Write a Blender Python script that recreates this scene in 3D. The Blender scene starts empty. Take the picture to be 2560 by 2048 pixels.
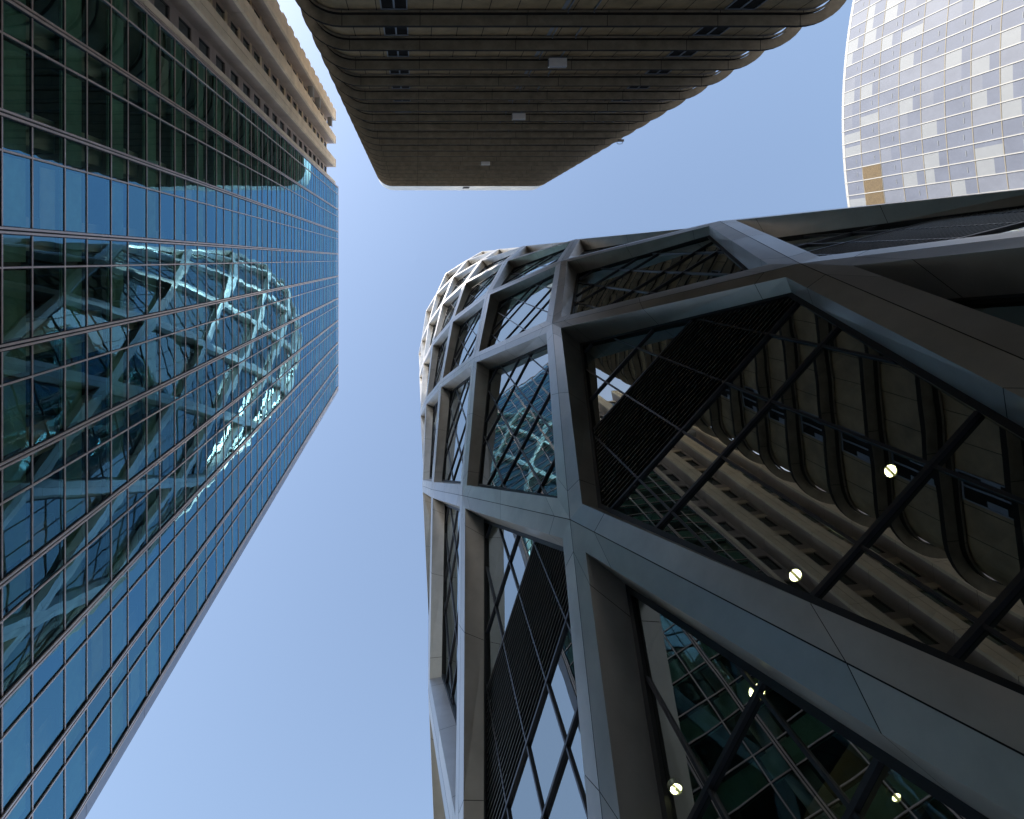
import bpy, math, random
from mathutils import Vector, Matrix
rnd = random.Random(7)
C = bpy.context.scene.collection
scene = bpy.context.scene
# ---------------------------------------------------------------- camera
F = 1400.0                     # focal length in pixels of the 2560 px wide frame
cam = bpy.data.cameras.new('camera'); cam_o = bpy.data.objects.new('camera', cam); C.objects.link(cam_o)
cam.sensor_width = 36; cam.lens = 36 * F / 2560
cam.shift_x = 240 / 2560; cam.shift_y = -375 / 2560
cam_o.location = (0, 0, 0); cam_o.rotation_euler = (math.pi, 0, 0)   # straight up, image down = +Y
cam.clip_start = 0.05; cam.clip_end = 5000
scene.camera = cam_o
# ---------------------------------------------------------------- light
SUN = Vector((-1.0, -0.80, 1.0)).normalized()      # towards the sun
elev = math.asin(SUN.z); rot = math.atan2(SUN.x, SUN.y)
w = bpy.data.worlds.new('World'); scene.world = w; w.use_nodes = True
nt = w.node_tree; nt.nodes.clear()
sky = nt.nodes.new('ShaderNodeTexSky'); sky.sky_type = 'NISHITA'; sky.sun_disc = False
sky.sun_elevation = elev; sky.sun_rotation = rot % (2 * math.pi)
sky.air_density = 1.35; sky.dust_density = 1.3; sky.ozone_density = 1.7; sky.altitude = 60
bg = nt.nodes.new('ShaderNodeBackground'); bg.inputs[1].default_value = 0.15
wo = nt.nodes.new('ShaderNodeOutputWorld')
hs = nt.nodes.new('ShaderNodeHueSaturation'); hs.inputs['Saturation'].default_value = .90; hs.inputs['Value'].default_value = .91
nt.links.new(sky.outputs[0], hs.inputs['Color']); nt.links.new(hs.outputs[0], bg.inputs[0]); nt.links.new(bg.outputs[0], wo.inputs[0])
sl = bpy.data.lights.new('sun', 'SUN'); sl.energy = 4.2; sl.angle = math.radians(0.53); sl.color = (1, .93, .82)
so = bpy.data.objects.new('sun', sl); C.objects.link(so)
so.rotation_euler = SUN.to_track_quat('Z', 'Y').to_euler(); so.location = (-60, -100, 150)
vs = scene.view_settings; vs.view_transform = 'Standard'; vs.look = 'None'; vs.gamma = 1; vs.exposure = 1.08
scene.cycles.use_denoising = True
scene.cycles.max_bounces = 9; scene.cycles.glossy_bounces = 6; scene.cycles.diffuse_bounces = 4
scene.cycles.transparent_max_bounces = 12; scene.cycles.transmission_bounces = 4
scene.cycles.sample_clamp_indirect = 6; scene.cycles.blur_glossy = 0.3

# ---------------------------------------------------------------- materials
def mat(name, col, rough=.6, metal=0.0, var=.0, scale=1.0, bump=0, bscale=8, spec=.5, col2=None, panel=None):
    m = bpy.data.materials.new(name); m.use_nodes = True
    n = m.node_tree.nodes; l = m.node_tree.links
    b = n['Principled BSDF']
    b.inputs['Roughness'].default_value = rough; b.inputs['Metallic'].default_value = metal
    b.inputs['Specular IOR Level'].default_value = spec
    b.inputs['Base Color'].default_value = (*col, 1)
    tc = n.new('ShaderNodeTexCoord')
    if var:
        t = n.new('ShaderNodeTexNoise'); t.inputs['Scale'].default_value = scale; t.inputs['Detail'].default_value = 7
        t.inputs['Roughness'].default_value = .65
        l.new(tc.outputs['Object'], t.inputs['Vector'])
        r = n.new('ShaderNodeValToRGB'); r.color_ramp.elements[0].position = .3; r.color_ramp.elements[1].position = .7
        c2 = col2 or tuple(min(1, c * (1 + var)) for c in col)
        c1 = tuple(c * (1 - var) for c in col) if not col2 else col
        r.color_ramp.elements[0].color = (*c1, 1); r.color_ramp.elements[1].color = (*c2, 1)
        l.new(t.outputs['Fac'], r.inputs['Fac']); l.new(r.outputs[0], b.inputs['Base Color'])
        rr = n.new('ShaderNodeMapRange'); rr.inputs['To Min'].default_value = max(.03, rough - .09); rr.inputs['To Max'].default_value = min(1, rough + .09)
        l.new(t.outputs['Fac'], rr.inputs['Value']); l.new(rr.outputs[0], b.inputs['Roughness'])
    if bump:
        t2 = n.new('ShaderNodeTexNoise'); t2.inputs['Scale'].default_value = bscale; t2.inputs['Detail'].default_value = 3
        l.new(tc.outputs['Object'], t2.inputs['Vector'])
        bp = n.new('ShaderNodeBump'); bp.inputs['Strength'].default_value = 1; bp.inputs['Distance'].default_value = bump
        l.new(t2.outputs['Fac'], bp.inputs['Height']); l.new(bp.outputs[0], b.inputs['Normal'])
    return m

def glass(name, tint, thru, ior=1.7, wave=.012, wscale=.7, rough=0.0, base=0.0):
    """coated facade glass: tinted mirror by Fresnel over a tinted see-through pane"""
    m = bpy.data.materials.new(name); m.use_nodes = True
    n = m.node_tree.nodes; l = m.node_tree.links; n.clear()
    out = n.new('ShaderNodeOutputMaterial'); mx = n.new('ShaderNodeMixShader')
    fr = n.new('ShaderNodeFresnel'); fr.inputs['IOR'].default_value = ior
    gl = n.new('ShaderNodeBsdfGlossy'); gl.inputs['Color'].default_value = (*tint, 1); gl.inputs['Roughness'].default_value = rough
    tr = n.new('ShaderNodeBsdfTransparent'); tr.inputs['Color'].default_value = (*thru, 1)
    tc = n.new('ShaderNodeTexCoord'); t = n.new('ShaderNodeTexNoise')
    t.inputs['Scale'].default_value = wscale; t.inputs['Detail'].default_value = 1.2; t.inputs['Roughness'].default_value = .35
    l.new(tc.outputs['Object'], t.inputs['Vector'])
    bp = n.new('ShaderNodeBump'); bp.inputs['Strength'].default_value = 1; bp.inputs['Distance'].default_value = wave
    l.new(t.outputs['Fac'], bp.inputs['Height']); l.new(bp.outputs[0], gl.inputs['Normal'])
    mr = n.new('ShaderNodeMapRange'); mr.inputs['To Min'].default_value = base; mr.inputs['To Max'].default_value = 1
    l.new(fr.outputs[0], mr.inputs['Value']); l.new(mr.outputs[0], mx.inputs[0])
    l.new(tr.outputs[0], mx.inputs[1]); l.new(gl.outputs[0], mx.inputs[2]); l.new(mx.outputs[0], out.inputs[0])
    return m

def emit(name, col, s):
    m = bpy.data.materials.new(name); m.use_nodes = True
    b = m.node_tree.nodes['Principled BSDF']
    b.inputs['Base Color'].default_value = (*col, 1)
    b.inputs['Emission Color'].default_value = (*col, 1); b.inputs['Emission Strength'].default_value = s
    return m

M = {}
M['blue_glass'] = glass('blue_tinted_facade_glass', (.36, .78, 1.0), (.90, .98, .90), 1.8, .003, .8, base=.25)
M['blue_glass_b'] = glass('blue_tinted_facade_glass_b', (.32, .73, 1.0), (.86, .96, .88), 1.8, .004, .6, base=.26)
M['blue_glass_c'] = glass('blue_tinted_facade_glass_c', (.38, .78, .98), (.90, .98, .90), 1.75, .003, 1.0, base=.22)
M['green_back'] = mat('green_spandrel_backing', (.42, .72, .50), .5, 0, .45, .25)
M['mullion'] = mat('pinkish_aluminium', (.86, .72, .67), .32, .5, .12, 2)
M['gasket'] = mat('black_gasket', (.015, .015, .018), .5)
M['strip'] = mat('grey_aluminium_strip', (.38, .40, .47), .38, .5, .10, .5)
M['ceil'] = mat('brown_ceiling', (.24, .20, .15), .8, 0, .2, 1)
M['col'] = mat('pale_column_plaster', (.78, .82, .62), .7, 0, .12, .8)
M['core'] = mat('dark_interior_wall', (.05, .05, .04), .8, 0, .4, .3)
M['stone'] = mat('beige_stone_cladding', (.86, .75, .60), .55, 0, .16, .5, .004, 20)
M['stone2'] = mat('grey_mauve_stone', (.50, .43, .41), .6, 0, .15, .5)
M['joint'] = mat('dark_joint', (.03, .028, .026), .8)
M['winglass'] = glass('green_window_glass', (.7, .8, .85), (.25, .32, .28), 1.8, .01, 1.2, base=.1)
M['bronze'] = mat('weathered_bronze_cladding', (.28, .245, .195), .55, .15, .30, 1.3, .004, 6, spec=.35)
M['bronze_wall'] = mat('bronze_wall_panels', (.22, .17, .11), .6, .1, .35, .8, spec=.3)
M['dark_and_shade'] = mat('black_joint_and_shade', (.012, .012, .014), .85, spec=.1)  # black for joints and panes, and for shade painted on the ledge edges
M['parapet'] = mat('pale_parapet_metal', (.80, .79, .75), .4, .3, .15, .6)
M['greyframe'] = mat('grey_window_frame', (.17, .20, .26), .5, .2, .1, 3)
M['white'] = mat('white_painted_box', (.75, .76, .82), .45, 0, .06, 3)
M['steel'] = mat('satin_grey_lattice_metal', (.64, .60, .565), .34, .74, .17, .45, .002, 1.2)
M['steel_b'] = mat('satin_grey_lattice_metal_lighter', (.69, .65, .61), .38, .72, .15, .6, .002, 1.0)
M['steel_c'] = mat('satin_grey_lattice_metal_darker', (.57, .535, .50), .31, .76, .18, .35, .002, 1.4)
M['steel_in'] = mat('satin_grey_reveal_metal', (.50, .48, .46), .38, .8, .16, .55)
M['d_glass'] = glass('dark_lattice_glass', (.84, .92, .93), (.34, .38, .33), 1.85, .004, .5, base=.27)
M['slat'] = mat('black_louver_slat', (.04, .039, .038), .45, .3)
M['slat_edge'] = mat('louver_slat_edge', (.30, .29, .28), .4, .5)
M['frame'] = mat('dark_mullion_metal', (.07, .07, .08), .35, .5)
M['slab'] = mat('interior_slab', (.17, .16, .13), .8, 0, .3, .6)
M['rt_glass'] = mat('lavender_glass', (.150, .168, .222), .5, .0, .10, .3, spec=.06)
M['rt_glass2'] = mat('pale_lavender_glass', (.178, .195, .245), .5, .0, .10, .3, spec=.06)
M['rt_blind'] = mat('white_blind_behind_glass', (.245, .262, .29), .5, 0, .04, .8, spec=.06)
M['rt_frame'] = mat('white_tower_frame', (.42, .42, .42), .6, spec=.05)
M['rt_beige'] = mat('cream_tower_transom', (.27, .245, .20), .6, spec=.05)
M['gold'] = mat('golden_louver_panel', (.26, .18, .085), .4, .2, .2, 3)
M['pave'] = mat('granite_paving', (.48, .45, .41), .75, 0, .2, .3)
M['lamp'] = emit('lit_lamp', (1, .95, .55), 9)
M['trim'] = mat('lamp_trim', (.4, .42, .3), .3, .6)

# ---------------------------------------------------------------- helpers
class MB:
    def __init__(s): s.v = []; s.f = []; s.m = []
    def poly(s, pts, mi=0):
        k = len(s.v); s.v += [tuple(p) for p in pts]; s.f.append(tuple(range(k, k + len(pts)))); s.m.append(mi)
    def box(s, a, b, mi=0):
        x0, y0, z0 = a; x1, y1, z1 = b
        p = [(x0,y0,z0),(x1,y0,z0),(x1,y1,z0),(x0,y1,z0),(x0,y0,z1),(x1,y0,z1),(x1,y1,z1),(x0,y1,z1)]
        for q in ((3,2,1,0),(4,5,6,7),(0,1,5,4),(1,2,6,5),(2,3,7,6),(3,0,4,7)): s.poly([p[i] for i in q], mi)
    def bar(s, a, b, up, wd, dp, mi=0, base=0.0):
        """box beam a->b; 'up' outward normal; width wd, from base to base+dp along up"""
        a = Vector(a); b = Vector(b); d = (b - a)
        if d.length < 1e-5: return
        d.normalize(); up = Vector(up).normalized(); side = d.cross(up).normalized() * wd / 2
        o0 = up * base; o1 = up * (base + dp)
        p = [a-side+o0, a+side+o0, b+side+o0, b-side+o0, a-side+o1, a+side+o1, b+side+o1, b-side+o1]
        for q in ((3,2,1,0),(4,5,6,7),(0,1,5,4),(1,2,6,5),(2,3,7,6),(3,0,4,7)): s.poly([p[i] for i in q], mi)
    def build(s, name, mats, parent=None, **props):
        if not isinstance(mats, (list, tuple)): mats = [mats]
        me = bpy.data.meshes.new(name)
        ps = {}; idx = []; vv = []
        me.from_pydata(s.v, [], s.f)
        for x in mats: me.materials.append(M[x])
        me.polygons.foreach_set('material_index', s.m); me.update()
        o = bpy.data.objects.new(name, me); C.objects.link(o)
        if parent is not None:
            o.parent = parent
            off = Vector((0, 0, 0)); q = parent
            while q is not None: off += q.location; q = q.parent
            if off.length > 0:
                me.transform(Matrix.Translation(-off))
        for k, x in props.items(): o[k] = x
        return o

def thing(name, label, cat, loc=(0, 0, 0), group=None):
    o = bpy.data.objects.new(name, None); C.objects.link(o); o.location = loc
    o.empty_display_size = .5
    o['label'] = label; o['category'] = cat
    if group: o['group'] = group
    return o

def _cut(poly, f):
    out = []; n = len(poly)
    for i in range(n):
        a, b = poly[i], poly[(i + 1) % n]; da, db = f(a), f(b)
        if da >= 0: out.append(a)
        if (da >= 0) != (db >= 0): out.append(tuple(p + (q - p) * da / (da - db) for p, q in zip(a, b)))
    return out
def area(pts):
    """how large a polygon shows inside the 2560 x 2048 frame"""
    p = _cut([tuple(q) for q in pts], lambda a: a[2] - .5)
    if len(p) < 3: return 0
    p = [(1040 + a[0] * F / a[2], 649 + a[1] * F / a[2]) for a in p]
    for f in (lambda a: a[0], lambda a: 2560 - a[0], lambda a: a[1], lambda a: 2048 - a[1]):
        p = _cut(p, f)
        if len(p) < 3: return 1e-4
    return abs(sum(p[i][0]*p[(i+1) % len(p)][1] - p[(i+1) % len(p)][0]*p[i][1] for i in range(len(p)))) / 2

def place_ranked(items, name, mats, parent, most=100):
    """items: (size, MB, sub-parts fn or None); the largest are parts, the rest one part"""
    items.sort(key=lambda t: -t[0])
    for k, it in enumerate(items[:most]):
        it[1].build(name, mats, parent)
    rest = items[most:]
    if rest:
        mb = MB()
        for it in rest:
            k = len(mb.v); mb.v += it[1].v; mb.f += [tuple(i + k for i in f) for f in it[1].f]; mb.m += it[1].m
        mb.build(name, mats, parent, kind='stuff')

# ---------------------------------------------------------------- ground
g = MB(); g.poly([(-1500,-1500,-1.6),(1500,-1500,-1.6),(1500,1500,-1.6),(-1500,1500,-1.6)])
g.build('ground', 'pave', None, kind='structure')

# ================================================================ LEFT: blue glass slab
D = 13.2; Y0, Y1 = -.938 * D, 1.632 * D; ROOF = 94.7; PER = 3.197; SP = 1.41; ZB = 17.83
lt = thing('glass_office_building', 'tall office block with flat blue green mirror glass wall ruled by thin pinkish mullions', 'building', (-D, 0, -1.6))
thick = [(.2125 + .2835 * k) * D for k in range(-4, 6) if Y0 < (.2125 + .2835 * k) * D < Y1]
thin = [y + .091 * D for y in [(.2125 + .2835 * k) * D for k in range(-5, 6)] if Y0 < y + .091 * D < Y1]
ys = sorted([Y0] + thick + thin + [Y1])
zs = []
for k in range(-6, 25):
    z = ZB + PER * k
    if z < ROOF - .3: zs += [z, min(z + SP, ROOF)]
zs = [z for z in zs if z > -1.5]; zs = sorted(set(zs)); zs.append(ROOF) if zs[-1] < ROOF - .05 else None
zs = [-1.6] + zs
win = []; spa = []
for i in range(len(zs) - 1):
    z0, z1 = zs[i], zs[i+1]
    is_sp = abs(((z0 - ZB + .01) % PER) - .01) < .1
    for j in range(len(ys) - 1):
        a, b = ys[j], ys[j+1]
        mb = MB()
        ta, tb = rnd.uniform(-.0035, .0035), rnd.uniform(-.003, .003)
        yc, zc = (a+b)/2, (z0+z1)/2
        fx = lambda y, z: -D + ta * (y-yc) + tb * (z-zc)
        n = 1
        pts = [(fx(a,z0),a,z0),(fx(b,z0),b,z0),(fx(b,z1),b,z1),(fx(a,z1),a,z1)]
        mb.poly(pts, rnd.choice((0, 0, 1, 2)))
        (spa if is_sp else win).append((area(pts), mb))
place_ranked(win, 'window_pane', ['blue_glass', 'blue_glass_b', 'blue_glass_c'], lt)
place_ranked(spa, 'spandrel_pane', ['blue_glass', 'blue_glass_b', 'blue_glass_c'], lt)
for z in zs[1:]:
    mb = MB(); mb.box((-D - .06, Y0, z - .028), (-D + .035, Y1, z + .028), 0)
    mb.box((-D - .05, Y0, z - .052), (-D + .012, Y1, z + .052), 1)
    mb.build('transom', ['mullion', 'gasket'], lt)
for y in thick:
    mb = MB()
    mb.box((-D - .08, y - .105, -1.6), (-D + .10, y - .03, ROOF + .05), 0)
    mb.box((-D - .08, y + .03, -1.6), (-D + .10, y + .105, ROOF + .05), 0)
    mb.box((-D - .07, y - .135, -1.6), (-D + .05, y + .135, ROOF + .04), 1)
    mb.build('mullion', ['mullion', 'gasket'], lt)
for y in thin:
    mb = MB(); mb.box((-D - .08, y - .03, -1.6), (-D + .07, y + .03, ROOF + .05), 0)
    mb.box((-D - .07, y - .05, -1.6), (-D + .02, y + .05, ROOF + .04), 1)
    mb.build('mullion', ['mullion', 'gasket'], lt)
# floors, ceilings, backing and columns behind the glass
for k in range(-6, 25):
    z = ZB + PER * k
    if z + SP > ROOF + .5 or z < -1.6: continue
    mb = MB(); mb.box((-D - 7, Y0 + .1, z + .38), (-D - .30, Y1 - .1, z + SP - .1))
    mb.build('floor_slab', 'ceil', lt)
    mb = MB()
    for j in range(len(ys) - 1):
        mb.box((-D - .24, ys[j] + .10, z + .06), (-D - .16, ys[j+1] - .18, z + SP - .06))
    mb.build('spandrel_backing', 'green_back', lt)
for y in thick:
    mb = MB(); mb.box((-D - 1.55, y - .58, -1.6), (-D - .62, y + .62, ROOF - 1))
    mb.build('column', 'col', lt)
for k in range(34):
    j = rnd.randrange(len(ys) - 1); z = ZB + PER * rnd.randrange(0, 22) + SP
    if ys[j+1] - ys[j] < 1.0: continue
    mb = MB(); h_ = rnd.choice((.5, .9, 1.3)); mb.box((-D - .34, ys[j] + .15, z + PER - SP - h_), (-D - .31, ys[j+1] - .15, z + PER - SP - .06))
    mb.build('blind', 'col', lt)
mb = MB(); mb.box((-D - 7.2, Y0 + .05, -1.6), (-D - 7.0, Y1 - .05, ROOF - .3)); mb.build('core_wall', 'core', lt)
mb = MB(); mb.box((-D - 16, Y0, ROOF - .35), (-D - .3, Y1, ROOF - .02)); mb.build('roof', 'ceil', lt)
mb = MB(); mb.box((-D - 16, Y1 - .02, -1.6), (-D - .12, Y1 + .2, ROOF - .4)); mb.build('end_wall', 'strip', lt)
mb = MB()
z = -1.6; ys2 = 1.688 * D
while z < ROOF:
    z2 = min(z + PER * 1.5, ROOF + .02); mb.box((-D - .3, Y1 + .22, z + .012), (-D + .02, ys2, z2 - .012)); z = z2
mb.box((-D - .28, Y1 + .12, -1.6), (-D - .03, ys2 - .03, ROOF), 1)
mb.build('corner_strip', ['strip', 'gasket'], lt)
mb = MB(); mb.box((-D - .08, Y0, ROOF + .01), (-D + .06, ys2, ROOF + .12)); mb.build('coping', 'mullion', lt)

# ================================================================ LEFT TOP: stone-piered block
HS = 91.9; XW = -D * 1.10
st = thing('stone_office_building', 'beige stone building with tall vertical piers and deep window bays adjoining the blue glass wall', 'building', (-D, -18, -1.6))
piers = [(-.968, -.9395), (-1.245, -1.150), (-1.535, -1.442), (-1.84, -1.728)]
for a, b in piers:
    a *= D; b *= D
    mb = MB(); z = -1.6; k = 0
    x0 = XW - .3
    mb.box((x0, a + .02, -1.6), (-D - .03, b - .02, HS - .02), 1)
    while z < HS - .2:
        z2 = min(z + PER, HS)
        mid = (a + b) / 2
        for (p, q) in ((a, mid - .012), (mid + .03, b)) if b - a > .6 else ((a, b),):
            mb.box((-D - .25, p, z + .025), (-D, q, z2 - .025), 0)
        mb.box((x0, b - .05, z + .025), (-D - .26, b, z2 - .014), 2)
        z = z2
    mb.build('pier', ['stone', 'joint', 'stone2'], st)
wins = []
bays = [(piers[0][0], piers[1][1]), (piers[1][0], piers[2][1]), (piers[2][0], piers[3][1])]
wall = MB(); frames = MB()
for bi, (b, a) in enumerate(bays):
    a *= D; b *= D
    wcols = [(a + .25, a + 1.12), (a + 1.36, a + 2.24)] if b - a > 2.2 else [(a + .2, b - .2)]
    z = -1.6
    while z < HS - 1:
        zb, zt = z + .7, z + 2.65
        z2 = z + PER
        wall.box((XW - .3, a, z + .01), (XW, b, zb), 0); wall.box((XW - .3, a, zt), (XW, b, z2 - .01), 1 if bi else 0)
        prev = a
        for (p, q) in wcols:
            wall.box((XW - .3, prev, zb), (XW, p, zt), 0); prev = q
            mb = MB(); pts = [(XW - .12, p, zb), (XW - .12, q, zb), (XW - .12, q, zt), (XW - .12, p, zt)]
            mb.poly(pts)
            mb.box((XW - .2, p, zb), (XW - .04, p + .05, zt), 1); mb.box((XW - .2, q - .05, zb), (XW - .04, q, zt), 1)
            wins.append((area(pts), mb))
        wall.box((XW - .3, prev, zb), (XW, b, zt), 0)
        # blind or dark room behind
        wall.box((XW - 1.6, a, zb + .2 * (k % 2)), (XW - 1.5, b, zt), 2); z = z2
wall.build('wall', ['stone2', 'stone', 'core'], st)
place_ranked(wins, 'window', ['winglass', 'gasket'], st)
mb = MB(); mb.box((XW - 14, piers[3][0] * D, -1.6), (XW - 1.7, Y0 - .1, HS - .2))
mb.box((-42, piers[3][0] * D - 20, -1.6), (-25.5, piers[3][0] * D - .1, HS - 12)); mb.build('main_block', 'stone2', st)  # second box is an added, unseen blocker against stray sun
z = 24
p4 = piers[3][0] * D
while z < HS:
    mb = MB(); mb.box((-D - .9, p4 - .42 , z), (-D - .06, p4 - .004, z + 1.7), 0); z += PER
    mb.build('ledge', ['stone'], st)
for (zz, y) in ((71, -1.60 * D), (76, -1.60 * D), (86.5, -1.60 * D)):
    mb = MB(); mb.box((-D - .5, y - .9, zz), (-D + .12, y + .5, zz + .06), 0); mb.box((-D + .1, y - .9, zz + .06), (-D + .13, y + .5, zz + 1.0), 0)
    mb.build('glass_balcony', ['rt_blind'], st)
mb = MB()
for a, b in piers[1:]:
    mb.box((XW - .2, a * D, HS + .01), (-D + .05, b * D, HS + .12))
mb.build('coping', 'stone', st)

# ================================================================ TOP: dark banded tower
XA, XB, YF, YK = -7.05, 23.9, -12.72, -40.0
tw = thing('banded_office_tower', 'dark tower with rounded corners and a projecting ledge at every storey seen from below', 'building', (8, -20, -1.6))
def rrect(ins, r0=3.0, n=10):
    r = max(r0 - ins, .3); x0, x1, y1, y0 = XA + ins, XB - ins, YF - ins, YK + ins
    pts = []
    for (cx, cy, a0) in ((x1 - r, y1 - r, 0), (x0 + r, y1 - r, 90), (x0 + r, y0 + r, 180), (x1 - r, y0 + r, 270)):
        for i in range(n + 1):
            a = math.radians(a0 + 90 * i / n); pts.append((cx + r * math.cos(a), cy + r * math.sin(a)))
    return pts
def ring(mb, i0, i1, z0, z1, m_out=0, m_bot=0, m_in=0, m_top=0):
    A, B = rrect(i0), rrect(i1); n = len(A)
    for k in range(n):
        j = (k + 1) % n
        a, b, c, d = A[k], A[j], B[j], B[k]
        mb.poly([(*a, z0), (*b, z0), (*b, z1), (*a, z1)], m_out)
        mb.poly([(*a, z0), (*d, z0), (*c, z0), (*b, z0)], m_bot)
        mb.poly([(*d, z0), (*d, z1), (*c, z1), (*c, z0)], m_in)
        mb.poly([(*a, z1), (*b, z1), (*c, z1), (*d, z1)], m_top)
LED = [30.45 + 3.5 * k for k in range(-9, 20)]
jx = [-4.03, .23, 6.04, 10.4, 16.4, 20.88]
for k, z in enumerate(LED):
    mb = MB()
    ring(mb, 0, .575, z, z + .26, 1, 0, 0, 0)  # outer edge coloured black, the shade on it is painted in
    ring(mb, .025, .57, z - .012, z - .001, 0, 0, 0, 0)
    ring(mb, .60, .71, z - .27, z + .1, 1, 0, 1, 0)
    for x in jx:
        x += rnd.uniform(-.01, .01)
        mb.box((x - .016, YF - .59, z - .016), (x + .016, YF - .001, z - .002), 1)
        mb.box((x - .016, YF - .712, z - .275), (x + .016, YF - .602, z - .2), 1)
    mb.build('ledge', ['bronze', 'dark_and_shade'], tw)
# wall bands between the ledges with vertical panel joints and window openings
WI = .80
W = rrect(WI)
for k in range(len(LED) - 1):
    z0, z1 = LED[k] + .26, LED[k+1] + .02
    mb = MB(); n = len(W)
    for i in range(n):
        j = (i + 1) % n
        mb.poly([(*W[i], z0), (*W[j], z0), (*W[j], z1), (*W[i], z1)])
    x = XA + 3.4
    while x < XB - 3:
        mb.box((x - .02, YF - WI - .02, z0), (x + .02, YF - WI + .006, z1), 1); x += 1.52
    mb.build('wall_band', ['bronze_wall', 'dark_and_shade'], tw)
def window_unit(x0, x1, z0, z1):
    y = YF - WI
    fr = MB(); xm = (x0 + x1) / 2
    fr.box((x0, y - .05, z0), (x0 + .07, y + .07, z1)); fr.box((x1 - .07, y - .05, z0), (x1, y + .07, z1))
    fr.box((xm - .05, y - .05, z0), (xm + .05, y + .07, z1)); fr.box((x0 + .07, y - .05, z1 - .09), (xm - .05, y + .07, z1)); fr.box((xm + .05, y - .05, z1 - .09), (x1 - .07, y + .07, z1))
    fr.box((x0 + .07, y - .04, z0 + .95), (x0 + .36, y + .05, z1 - 1.15)); fr.box((x1 - .36, y - .04, z0 + .95), (x1 - .07, y + .05, z1 - 1.15))
    o = fr.build('window', 'greyframe', tw)
    p = MB(); p.box((x0 + .07, y + .008, z0 + .05), (xm - .05, y + .03, z1 - .09)); p.box((xm + .05, y + .008, z0 + .05), (x1 - .07, y + .03, z1 - .09))
    p.build('pane', 'dark_and_shade', o)
for k in range(7, 15):
    z0, z1 = LED[k] + .26, LED[k+1] - .3
    window_unit(-1.9, -.45, z0, z1); window_unit(16.6, 18.25, z0, z1)
for k in range(7, 18):        # paired vertical rails of the cleaning cradle
    z0, z1 = LED[k] + .3, LED[k+1] - .28
    for x in (8.2, 9.6):
        mb = MB(); mb.box((x - .03, YF - WI + .02, z0), (x + .03, YF - WI + .12, z1))
        mb.box((x - .03, YF - .78, z1 - .06), (x + .03, YF - .56, z1)); mb.build('rail', 'greyframe', tw)
    mb = MB(); mb.box((7.85, YF - WI + .006, z0), (8.05, YF - WI + .05, z1)); mb.build('downpipe', 'greyframe', tw)
mb = MB(); ring(mb, .01, .5, LED[-1] + .28, 103.0, 0, 0, 0, 0)
mb.box((8.3, YF + .0, 98.0), (9.4, YF + .03, 100.2), 1)
mb.build('roof_parapet', ['parapet', 'dark_and_shade'], tw)
mb = MB(); R_ = rrect(.5); mb.poly([(*p, 101.5) for p in R_]); mb.build('roof', 'slab', tw)
# white boxes hung under ledges
for (zi, lab) in ((11, 'largest white box hung under a ledge of the dark banded tower'),
                  (15, 'middle sized white box hung under a ledge of the dark banded tower'),
                  (22, 'smallest white box hung near the roof of the dark banded tower')):
    z = LED[zi] - .02
    t = thing('equipment_box', lab, 'box', (9.4, YF - .3, z), 'white boxes under the ledges')
    mb = MB(); mb.box((8.8, YF - .60, z - .42), (9.98, YF - .06, z - .06)); mb.build('casing', 'white', t)
    mb = MB(); mb.box((8.85, YF - .66, z - .46), (9.93, YF - .615, z - .02)); mb.box((8.74, YF - .05, z - .40), (8.80, YF - .5, z - .3)); mb.box((8.82, YF - .02, z - .45), (9.9, YF + .03, z - .38)); mb.build('bracket', 'greyframe', t)
t = thing('roof_camera', 'small looped camera bracket sticking out from the right edge of the dark banded tower', 'camera', (17.8, -13.1, 60))
mb = MB()
for i in range(12):
    a0, a1 = math.radians(30 * i), math.radians(30 * (i + 1)); cx, cy = 22.55, -12.95
    mb.bar((cx + .32 * math.cos(a0), cy + .18 * math.sin(a0), 62.0), (cx + .32 * math.cos(a1), cy + .18 * math.sin(a1), 62.0), (0, 0, -1), .05, .05)
mb.build('bracket', 'greyframe', t)
mb = MB(); mb.box((22.3, -13.3, 61.9), (23.0, -13.05, 62.15)); mb.build('casing', 'frame', t)

# ================================================================ RIGHT: lattice tower
S = 1.08
half = [(18.3,-2.1),(13.8,-1.75),(9.6,.1),(6.2,2.92),(3.85,6.5),(2.1,10.75),(1.05,15.2),(.55,19.6),(.85,24.0),(2.0,28.2),(4.5,31.8),(7.7,34.9),(11.3,37.0),(15.2,38.2),(18.5,38.5)]
plan = half + [(41.1 - x, y) for x, y in reversed(half)]
NP = len(plan); CX, CY = 20.55, 18.3
INS = {11: .93, 12: .84, 13: .68}
def zl(L): return S * (2.5 + 11.5 * L) if L > 0 else (-1.0 if L == 0 else -12.0)
def node(m, L):
    x, y = plan[(m + 3) % NP]
    k = INS.get(L, 1.0)
    x, y = CX + (x - CX) * k, CY + (y - CY) * k
    z = zl(L)
    if L == 12: z -= 2.0
    if L == 13: z -= 7.0
    if L == 0 and m % NP == 2: z = 4.5
    return Vector((x * S, y * S, z))
lat = thing('lattice_tower', 'rounded tower wrapped in a deep grey metal diamond lattice over dark glass', 'building', (CX * S, CY * S, -1.6))
TR = [8.8 + 5.87 * k for k in range(-2, 28)]; TR2 = [z - 1.9 for z in TR]
LO, HI = 14.72, 18.55
WS, DEP = .51, .68
def inset(poly, d):
    """poly: list of 2D points ccw; inward offset by d"""
    n = len(poly); out = []
    for i in range(n):
        p0, p1, p2 = poly[i-1], poly[i], poly[(i+1) % n]
        e1 = (p1 - p0).normalized(); e2 = (p2 - p1).normalized()
        n1 = Vector((-e1.y, e1.x)); n2 = Vector((-e2.y, e2.x))
        b = (n1 + n2); b.normalize(); c = b.dot(n1)
        out.append(p1 + b * (d / max(c, .25)))
    return out
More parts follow.
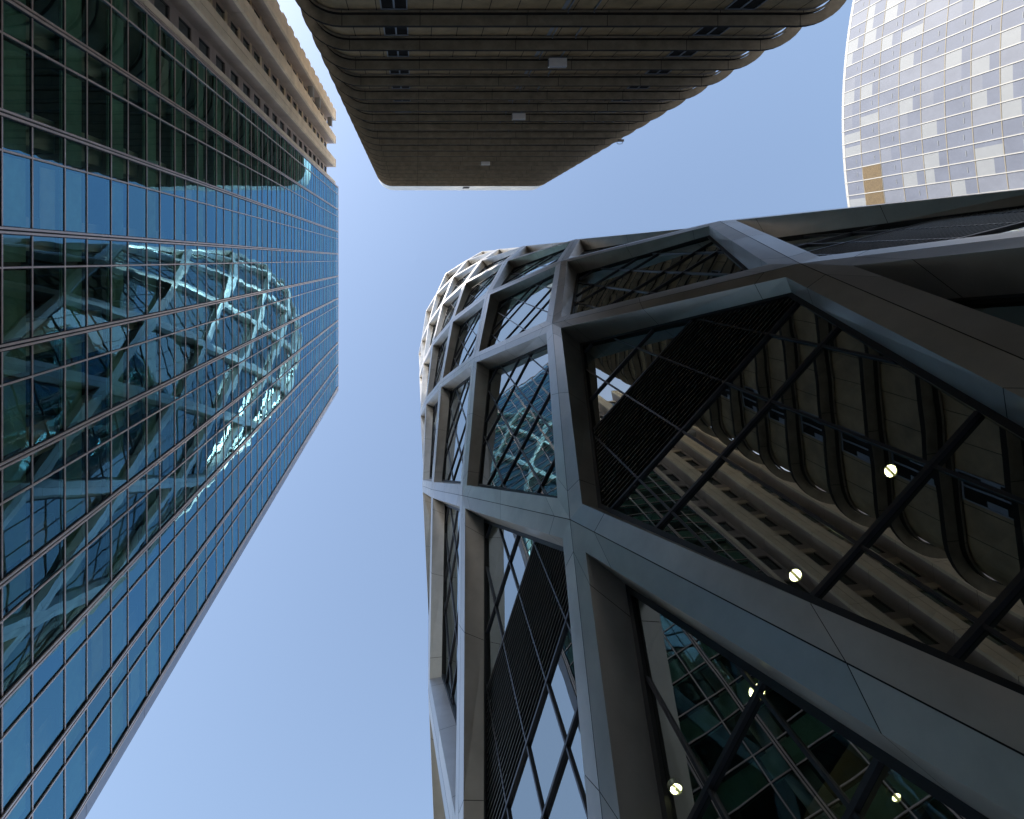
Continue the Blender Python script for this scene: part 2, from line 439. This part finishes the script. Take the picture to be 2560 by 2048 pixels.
def clip(poly, ax, lim, keep_gt):
    out = []; n = len(poly)
    for i in range(n):
        a, b = poly[i], poly[(i+1) % n]
        ia = (a[ax] > lim) == keep_gt; ib = (b[ax] > lim) == keep_gt
        if ia: out.append(a)
        if ia != ib:
            t = (lim - a[ax]) / (b[ax] - a[ax]); out.append(a.lerp(b, t))
    return out
cells = {}
def cell(m, L):
    key = (m % NP, L)
    if key in cells: return cells[key]
    T, Bm, Lf, Rt = node(m, L+1), node(m, L-1), node(m+1, L), node(m-1, L)
    c = (T + Bm + Lf + Rt) / 4
    n = (T - Bm).cross(Rt - Lf).normalized()
    if n.dot(Vector((c.x - CX*S, c.y - CY*S, 0))) < 0: n = -n
    u = Vector((0, 0, 1)).cross(n).normalized(); v = n.cross(u).normalized()
    P = [Vector(((p - c).dot(u), (p - c).dot(v))) for p in (T, Lf, Bm, Rt)]
    A = sum(P[i].x * P[(i+1) % 4].y - P[(i+1) % 4].x * P[i].y for i in range(4))
    flip = A < 0
    if flip: P = [P[0], P[3], P[2], P[1]]
    def back(q, dep=0.0): return c + u * q.x + v * q.y - n * dep
    q1 = inset(P, WS); q2 = inset(P, WS + .20); q3 = inset(P, WS + .33)
    N4 = [T, Lf, Bm, Rt]; dv = [(p - c).dot(n) for p in N4]
    unf = (lambda q: [q[0], q[3], q[2], q[1]]) if flip else (lambda q: q)
    uq = unf(q1); q1p = [back(uq[i]) + n * dv[i] * .85 for i in range(4)]
    cells[key] = dict(q1p=q1p,c=c, n=n, u=u, v=v, back=back, q1=unf(q1), q2=unf(q2), q3=q3, q2r=q2, nodes=[T, Lf, Bm, Rt])
    return cells[key]
# beams: one per lattice edge, with the facets facing both neighbouring windows
beams = []
LMAX = 13
for L in range(-1, LMAX):
    for m in range(-3, NP - 3):
        if (m + L) % 2: continue
        for s in (1, -1):
            A, B = node(m, L), node(m + s, L + 1)
            mb = MB(); sz = 0
            for (cm, cl) in ((m + s, L), (m, L + 1)):
                if cl > LMAX - 1 or cl < 0: continue
                cd = cell(cm, cl); nd = cd['nodes']
                ia = min(range(4), key=lambda i: (nd[i] - A).length); ib = min(range(4), key=lambda i: (nd[i] - B).length)
                a1, b1 = cd['q1p'][ia], cd['q1p'][ib]
                a2, b2 = cd['back'](cd['q2'][ia], DEP), cd['back'](cd['q2'][ib], DEP)
                n = cd['n']; ln = (B - A).length; g_ = .011 / ln; gw = .02
                ts = [0, .085, .5, .915, 1]
                for i in range(4):
                    t0, t1 = ts[i] + (g_ if i else 0), ts[i+1] - (g_ if i < 3 else 0)
                    p0, p1 = A.lerp(B, t0), A.lerp(B, t1); r0, r1 = a1.lerp(b1, t0), a1.lerp(b1, t1)
                    w0, w1 = a2.lerp(b2, t0), a2.lerp(b2, t1)
                    p0, p1 = p0.lerp(r0, gw), p1.lerp(r1, gw)
                    mb.poly([p0, p1, r1, r0], rnd.choice((0, 0, 3, 4))); mb.poly([r0, r1, w1, w0], 1)
                ex = (A - a1).normalized() * .035; ex2 = (B - b1).normalized() * .035
                for i in range(4):      # dark backing seen through the open joints
                    t0, t1 = ts[i], ts[i+1]
                    r0, r1 = a1.lerp(b1, t0) + ex - n*.035, a1.lerp(b1, t1) + ex2 - n*.035
                    mb.poly([A.lerp(B, t0) - n*.035, A.lerp(B, t1) - n*.035, r1, r0], 2)
                    mb.poly([r0, r1, a2.lerp(b2, t1) + ex2, a2.lerp(b2, t0) + ex], 2)
                sz += area([A, B, b1, a1]) + area([a1, b1, b2, a2])
            beams.append((sz, mb))
place_ranked(beams, 'lattice_beam', ['steel', 'steel_in', 'joint', 'steel_b', 'steel_c'], lat)
# windows
wl = []
for L in range(0, LMAX):
    for m in range(-3, NP - 3):
        if (m + L) % 2 == 0: continue
        cd = cell(m, L); q2 = cd['q2r']; q3 = cd['q3']; back = cd['back']; n = cd['n']; c = cd['c']; v = cd['v']
        A_ = area([back(q) for q in q3])
        wl.append((A_, cd))
wl.sort(key=lambda t: -t[0])
def fill(cd, fr, gl, mu, lo, detail, gl2=None):
    q2, q3, back, n, c, v = cd['q2r'], cd['q3'], cd['back'], cd['n'], cd['c'], cd['v']
    for i in range(4):
        j = (i + 1) % 4
        fr.poly([back(q2[i], DEP), back(q2[j], DEP), back(q3[j], DEP), back(q3[i], DEP)])
        fr.poly([back(q3[i], DEP), back(q3[j], DEP), back(q3[j], DEP + .12), back(q3[i], DEP + .12)])
    GD = DEP + .10
    zmin, zmax = min(q.y for q in q3), max(q.y for q in q3)
    umin, umax = min(q.x for q in q3), max(q.x for q in q3)
    vz = max(v.z, .3)
    cuts = [zmin - 1] + sorted([(z - c.z) / vz for z in TR + TR2 if zmin < (z - c.z) / vz < zmax]) + [zmax + 1]
    # snap so that the louver floor edges are transoms
    us = [x for x in (-4.25, -2.55, -.85, .85, 2.55, 4.25) if umin < x < umax]
    ucuts = [umin - 1] + us + [umax + 1]
    def isl(y0, y1):
        zc = c.z + vz * (y0 + y1) / 2
        return LO - .3 < zc < HI + .3 and (y1 - y0) > 2
    has_lv = any(isl(cuts[i], cuts[i+1]) for i in range(1, len(cuts) - 2))
    for yi in range(len(cuts) - 1):
        y0, y1 = cuts[yi], cuts[yi+1]
        zc = c.z + vz * (y0 + y1) / 2
        band = clip(clip(q3, 1, y0, True), 1, y1, False) if True else None
        if len(band) < 3: continue
        if yi == 0 or yi == len(cuts) - 2:
            lv = False
            zc = c.z + vz * (sum(q.y for q in band) / len(band)); lv = LO < zc < HI
        else: lv = isl(y0, y1)
        if lv and detail:
            lo.poly([back(q, GD + .10) for q in band], 1)
            ya = max(y0, min(q.y for q in band)); yb = min(y1, max(q.y for q in band)); y = ya + .06
            while y < yb - .03:
                row = clip(clip(band, 1, y - .001, True), 1, y + .001, False)
                if len(row) >= 2:
                    xa, xb = min(q.x for q in row), max(q.x for q in row)
                    if xb - xa > .1:
                        a, b = Vector((xa, y)), Vector((xb, y))
                        lo.poly([back(a, GD - .04), back(b, GD - .04), back(b + Vector((0, .055)), GD + .03), back(a + Vector((0, .055)), GD + .03)], 0)
                        lo.poly([back(a, GD - .04), back(b, GD - .04), back(b + Vector((0, .016)), GD - .045), back(a + Vector((0, .016)), GD - .045)], 2)
                y += .175
            continue
        for xi in range(len(ucuts) - 1):
            p = clip(clip(band, 0, ucuts[xi], True), 0, ucuts[xi+1], False)
            if len(p) < 3: continue
            cc = Vector((sum(q.x for q in p) / len(p), sum(q.y for q in p) / len(p)))
            ta, tb = rnd.uniform(-.005, .005), rnd.uniform(-.004, .004)
            (gl2 if zc > LO and gl2 is not None and has_lv else gl).poly([back(q, GD + (q.x - cc.x) * ta + (q.y - cc.y) * tb) for q in p])
    for y in cuts[1:-1]:
        row = clip(clip(q3, 1, y - .002, True), 1, y + .002, False)
        if len(row) >= 2:
            xa, xb = min(q.x for q in row), max(q.x for q in row)
            mu.bar(back(Vector((xa, y)), GD), back(Vector((xb, y)), GD), n, .072, .09, base=-.02)
    for x in us:
        col_ = clip(clip(q3, 0, x - .002, True), 0, x + .002, False)
        if len(col_) >= 2:
            ya, yb = min(q.y for q in col_), max(q.y for q in col_)
            mu.bar(back(Vector((x, ya)), GD), back(Vector((x, yb)), GD), n, .058, .075, base=-.02)
rest = [MB(), MB(), MB(), MB()]
for i, (A_, cd) in enumerate(wl):
    if i < 100:
        fr, gl, mu, lo, gl2 = MB(), MB(), MB(), MB(), MB(); fill(cd, fr, gl, mu, lo, True, gl2)
        o = fr.build('window', 'gasket', lat)
        if gl.v: gl.build('glass_pane', 'd_glass', o)
        if gl2.v: gl2.build('glass_pane', 'd_glass', o)
        if mu.v: mu.build('mullion_grid', 'frame', o)
        if lo.v: lo.build('louver', ['slat', 'dark_and_shade', 'slat_edge'], o)
    else: fill(cd, *rest, False)
o = rest[0].build('window', 'gasket', lat, kind='stuff')
rest[1].build('glass_pane', 'd_glass', o); rest[2].build('mullion_grid', 'frame', o)
# top ring and roof, floors inside
top = [node(m, 13) for m in range(-3, NP - 3) if (m + 13) % 2 == 0]
tri = MB()
for m in range(-3, NP - 3):
    if (m + 12) % 2 == 0: tri.poly([node(m, 12), node(m + 1, 13), node(m - 1, 13)])
tri.poly(top); tri.build('roof', 'steel', lat)
def ringpts(k, z): return [((CX + (x - CX) * k) * S, (CY + (y - CY) * k) * S, z) for x, y in plan]
for zz in TR2:
    if zz > 128 or zz < -1: continue
    mb = MB(); a = ringpts(.905, zz + .35); b = ringpts(.905, zz + 1.5)
    for i in range(NP):
        j = (i + 1) % NP; mb.poly([a[i], a[j], b[j], b[i]])
    mb.poly(a); mb.poly(b); mb.build('floor_slab', 'slab', lat)
mb = MB(); a = ringpts(.66, -1.6); b = ringpts(.66, 128)
for i in range(NP):
    j = (i + 1) % NP; mb.poly([a[i], a[j], b[j], b[i]])
mb.build('core_wall', 'core', lat)
for (m, L, s) in ((1, 1, .5), (-1, 1, .5), (2, 2, .35)):
    cd = cell(m, L - 1) if False else cell(m, L + 1)
    nn = node(m, L); n = cd['n']; q = cd['back'](cd['q1'][2])
    mb = MB(); cpt = nn.lerp(q, .0) + (q - nn) * .45 + n * .012
    for i in range(14):
        a0, a1 = 2 * math.pi * i / 14, 2 * math.pi * (i + 1) / 14
        mb.bar(cpt + (cd['u'] * math.cos(a0) + cd['v'] * math.sin(a0)) * .11, cpt + (cd['u'] * math.cos(a1) + cd['v'] * math.sin(a1)) * .11, n, .025, .02)
    mb.build('anchor_ring', 'frame', lat)

# ================================================================ FAR RIGHT: pale curved tower
H4 = 94.0; RR = 108.0; XC, YC = 71.5 + RR, -23.5; FL = 3.6; CW = 2.15
ct = thing('curved_glass_tower', 'pale sunlit curved glass tower with white grid of frames and drawn blinds', 'building', (71.5, -23.5, -1.6))
def arc(s, off=0.0):
    a = s / RR
    return XC - (RR + off) * math.cos(a), YC + (RR + off) * math.sin(a)
def panel(mb, s0, s1, z0, z1, off, mi):
    (a, b), (c, d) = arc(s0, off), arc(s1, off); mb.poly([(a, b, z0), (c, d, z0), (c, d, z1), (a, b, z1)], mi)
panes = []; r2 = random.Random(11); gold = []
ncol = range(-26, 26)
for fl in range(0, 27):
    z1 = H4 - .25 - fl * FL; z0 = z1 - FL
    if z1 < 0: break
    colr = [r2.random() for _ in ncol]
    for ci, k in enumerate(ncol):
        s0, s1 = k * CW + .06, (k + 1) * CW - .06
        za, zb = z0 + .05, z1 - .05
        mb = MB(); pts = [(*arc(s0), za), (*arc(s1), za), (*arc(s1), zb), (*arc(s0), zb)]
        t = colr[ci]
        if fl == 1 and k in (4, 5, 6):
            gold.append((s0, s1, za, zb)); continue
        r = r2.random()
        if t < .30:          # blind over the upper part of the pane
            zm = za + (zb - za) * r2.choice((.35, .45, .6)); panel(mb, s0, s1, zm, zb, 0, 2 if r < .75 else 1); panel(mb, s0, s1, za, zm, 0, 0)
        elif t < .42:
            panel(mb, s0, s1, za, zb, 0, 1)
        elif t < .5:
            sm = s0 + (s1 - s0) * .3; panel(mb, s0, sm, za, zb, 0, 0); panel(mb, sm, s1, za, zb, 0, 2)
        else:
            sm = s1 - .16; sn = sm + .07; zm = za + (zb - za) * .5; zn = zm + .05
            panel(mb, s0, sn - .0, za, zb, 0, 0 if r < .8 else 1); panel(mb, sn, s1, za, zb, 0, 1)
            if r < .75:   # small bright opening handle, proud of the glass
                c0 = (s0 + s1) / 2; zz = za + .9 + r2.random() * .3
                (a, b), (c, d) = arc(c0 - .35, .03), arc(c0 + .35, .03)
                mb.poly([(a, b, zz), (c, d, zz), (c, d, zz + .09), (a, b, zz + .09)], 2)
        panes.append((area(pts), mb))
place_ranked(panes, 'window_pane', ['rt_glass', 'rt_glass2', 'rt_blind'], ct)
for s0, s1, za, zb in gold:
    mb = MB(); panel(mb, s0, s1, za, zb, -.03, 1); z = za + .1
    while z < zb - .1:
        panel(mb, s0, s1, z, z + .10, .05, 0); z += .2
    mb.build('louver_panel', ['gold', 'joint'], ct, label='golden slatted louver panel near the roof')
for k in range(-26, 27):
    x, y = arc(k * CW, 0); nx, ny = arc(k * CW, 1); n = Vector((nx - x, ny - y, 0))
    mb = MB(); mb.bar((x, y, -1.6), (x, y, H4), n, .13, .10, base=-.02); mb.build('mullion', 'rt_frame', ct)
for fl in range(0, 27):
    z = H4 - .25 - fl * FL
    if z < 0: break
    mb = MB()
    for k in range(-26, 26):
        a, b = arc(k * CW, 0); c, d = arc((k + 1) * CW, 0); nx, ny = arc((k + .5) * CW, 1); mx_, my = arc((k + .5) * CW, 0)
        mb.bar((a, b, z), (c, d, z), (nx - mx_, ny - my, 0), .10 if fl else .5, .05, base=-.02)
    mb.build('transom', 'rt_beige' if fl else 'rt_frame', ct)
mb = MB()
for k in range(-26, 26):
    a, b = arc(k * CW, -.25); c, d = arc((k + 1) * CW, -.25)
    mb.poly([(a, b, -1.6), (c, d, -1.6), (c, d, H4 - .1), (a, b, H4 - .1)]); mb.poly([(a, b, H4 - .1), (c, d, H4 - .1), (c + 30, d, H4 - .1), (a + 30, b, H4 - .1)])
mb.build('main_block', 'rt_blind', ct)

# ================================================================ lit ceiling lamps inside the lattice tower
def lamp(px, py, h, label, r=.17):
    x, y = (px - 1040) * h / F, (py - 649) * h / F
    t = thing('ceiling_light', label, 'ceiling light', (x, y, h), 'lit ceiling lights in the lattice tower')
    mb = MB(); N = 20
    P = [(x + r * math.cos(2*math.pi*i/N), y + r * math.sin(2*math.pi*i/N)) for i in range(N)]
    for i in range(N):
        j = (i + 1) % N; mb.poly([(*P[i], h), (*P[j], h), (*P[j], h + .08), (*P[i], h + .08)])
        q, s = [(x + (p[0]-x)*.82, y + (p[1]-y)*.82) for p in (P[i], P[j])]
        mb.poly([(*P[i], h), (*P[j], h), (*s, h), (*q, h)])
    mb.build('trim_ring', 'trim', t)
    mb = MB()      # S-split lens: two lit halves
    for sgn in (1, -1):
        pts = [(x + sgn * .012 + r*.78*math.cos(a)*.96, y - sgn * .012 + r*.78*math.sin(a)*.96) for a in [math.radians(-129 + (90 - 90 * sgn) + 168 * i / 10) for i in range(11)]]
        mb.poly([(*p, h + .02) for p in pts])
    mb.build('lens', 'lamp', t)
    mb = MB(); mb.poly([(*p, h + .081) for p in P]); mb.build('housing', 'slab', t)
    if 8 < h < 10:
        mb = MB(); mb.box((x - .012, y - .012, h + .09), (x + .012, y + .012, 13.1)); mb.build('stem', 'slab', t)
lamp(2227, 1178, 12.2, 'brightest round ceiling light high in the largest dark window pane')
lamp(1989, 1439, 12.2, 'round ceiling light just above the broad lattice beam in the largest window')
lamp(1893, 1731, 9.4, 'round ceiling light near the top corner of the lower right window')
lamp(1691, 1974, 9.4, 'small ceiling light at the bottom left of the lower right window', .12)
lamp(2242, 1995, 7.15, 'tiny crescent ceiling light in the lower right corner window', .07)
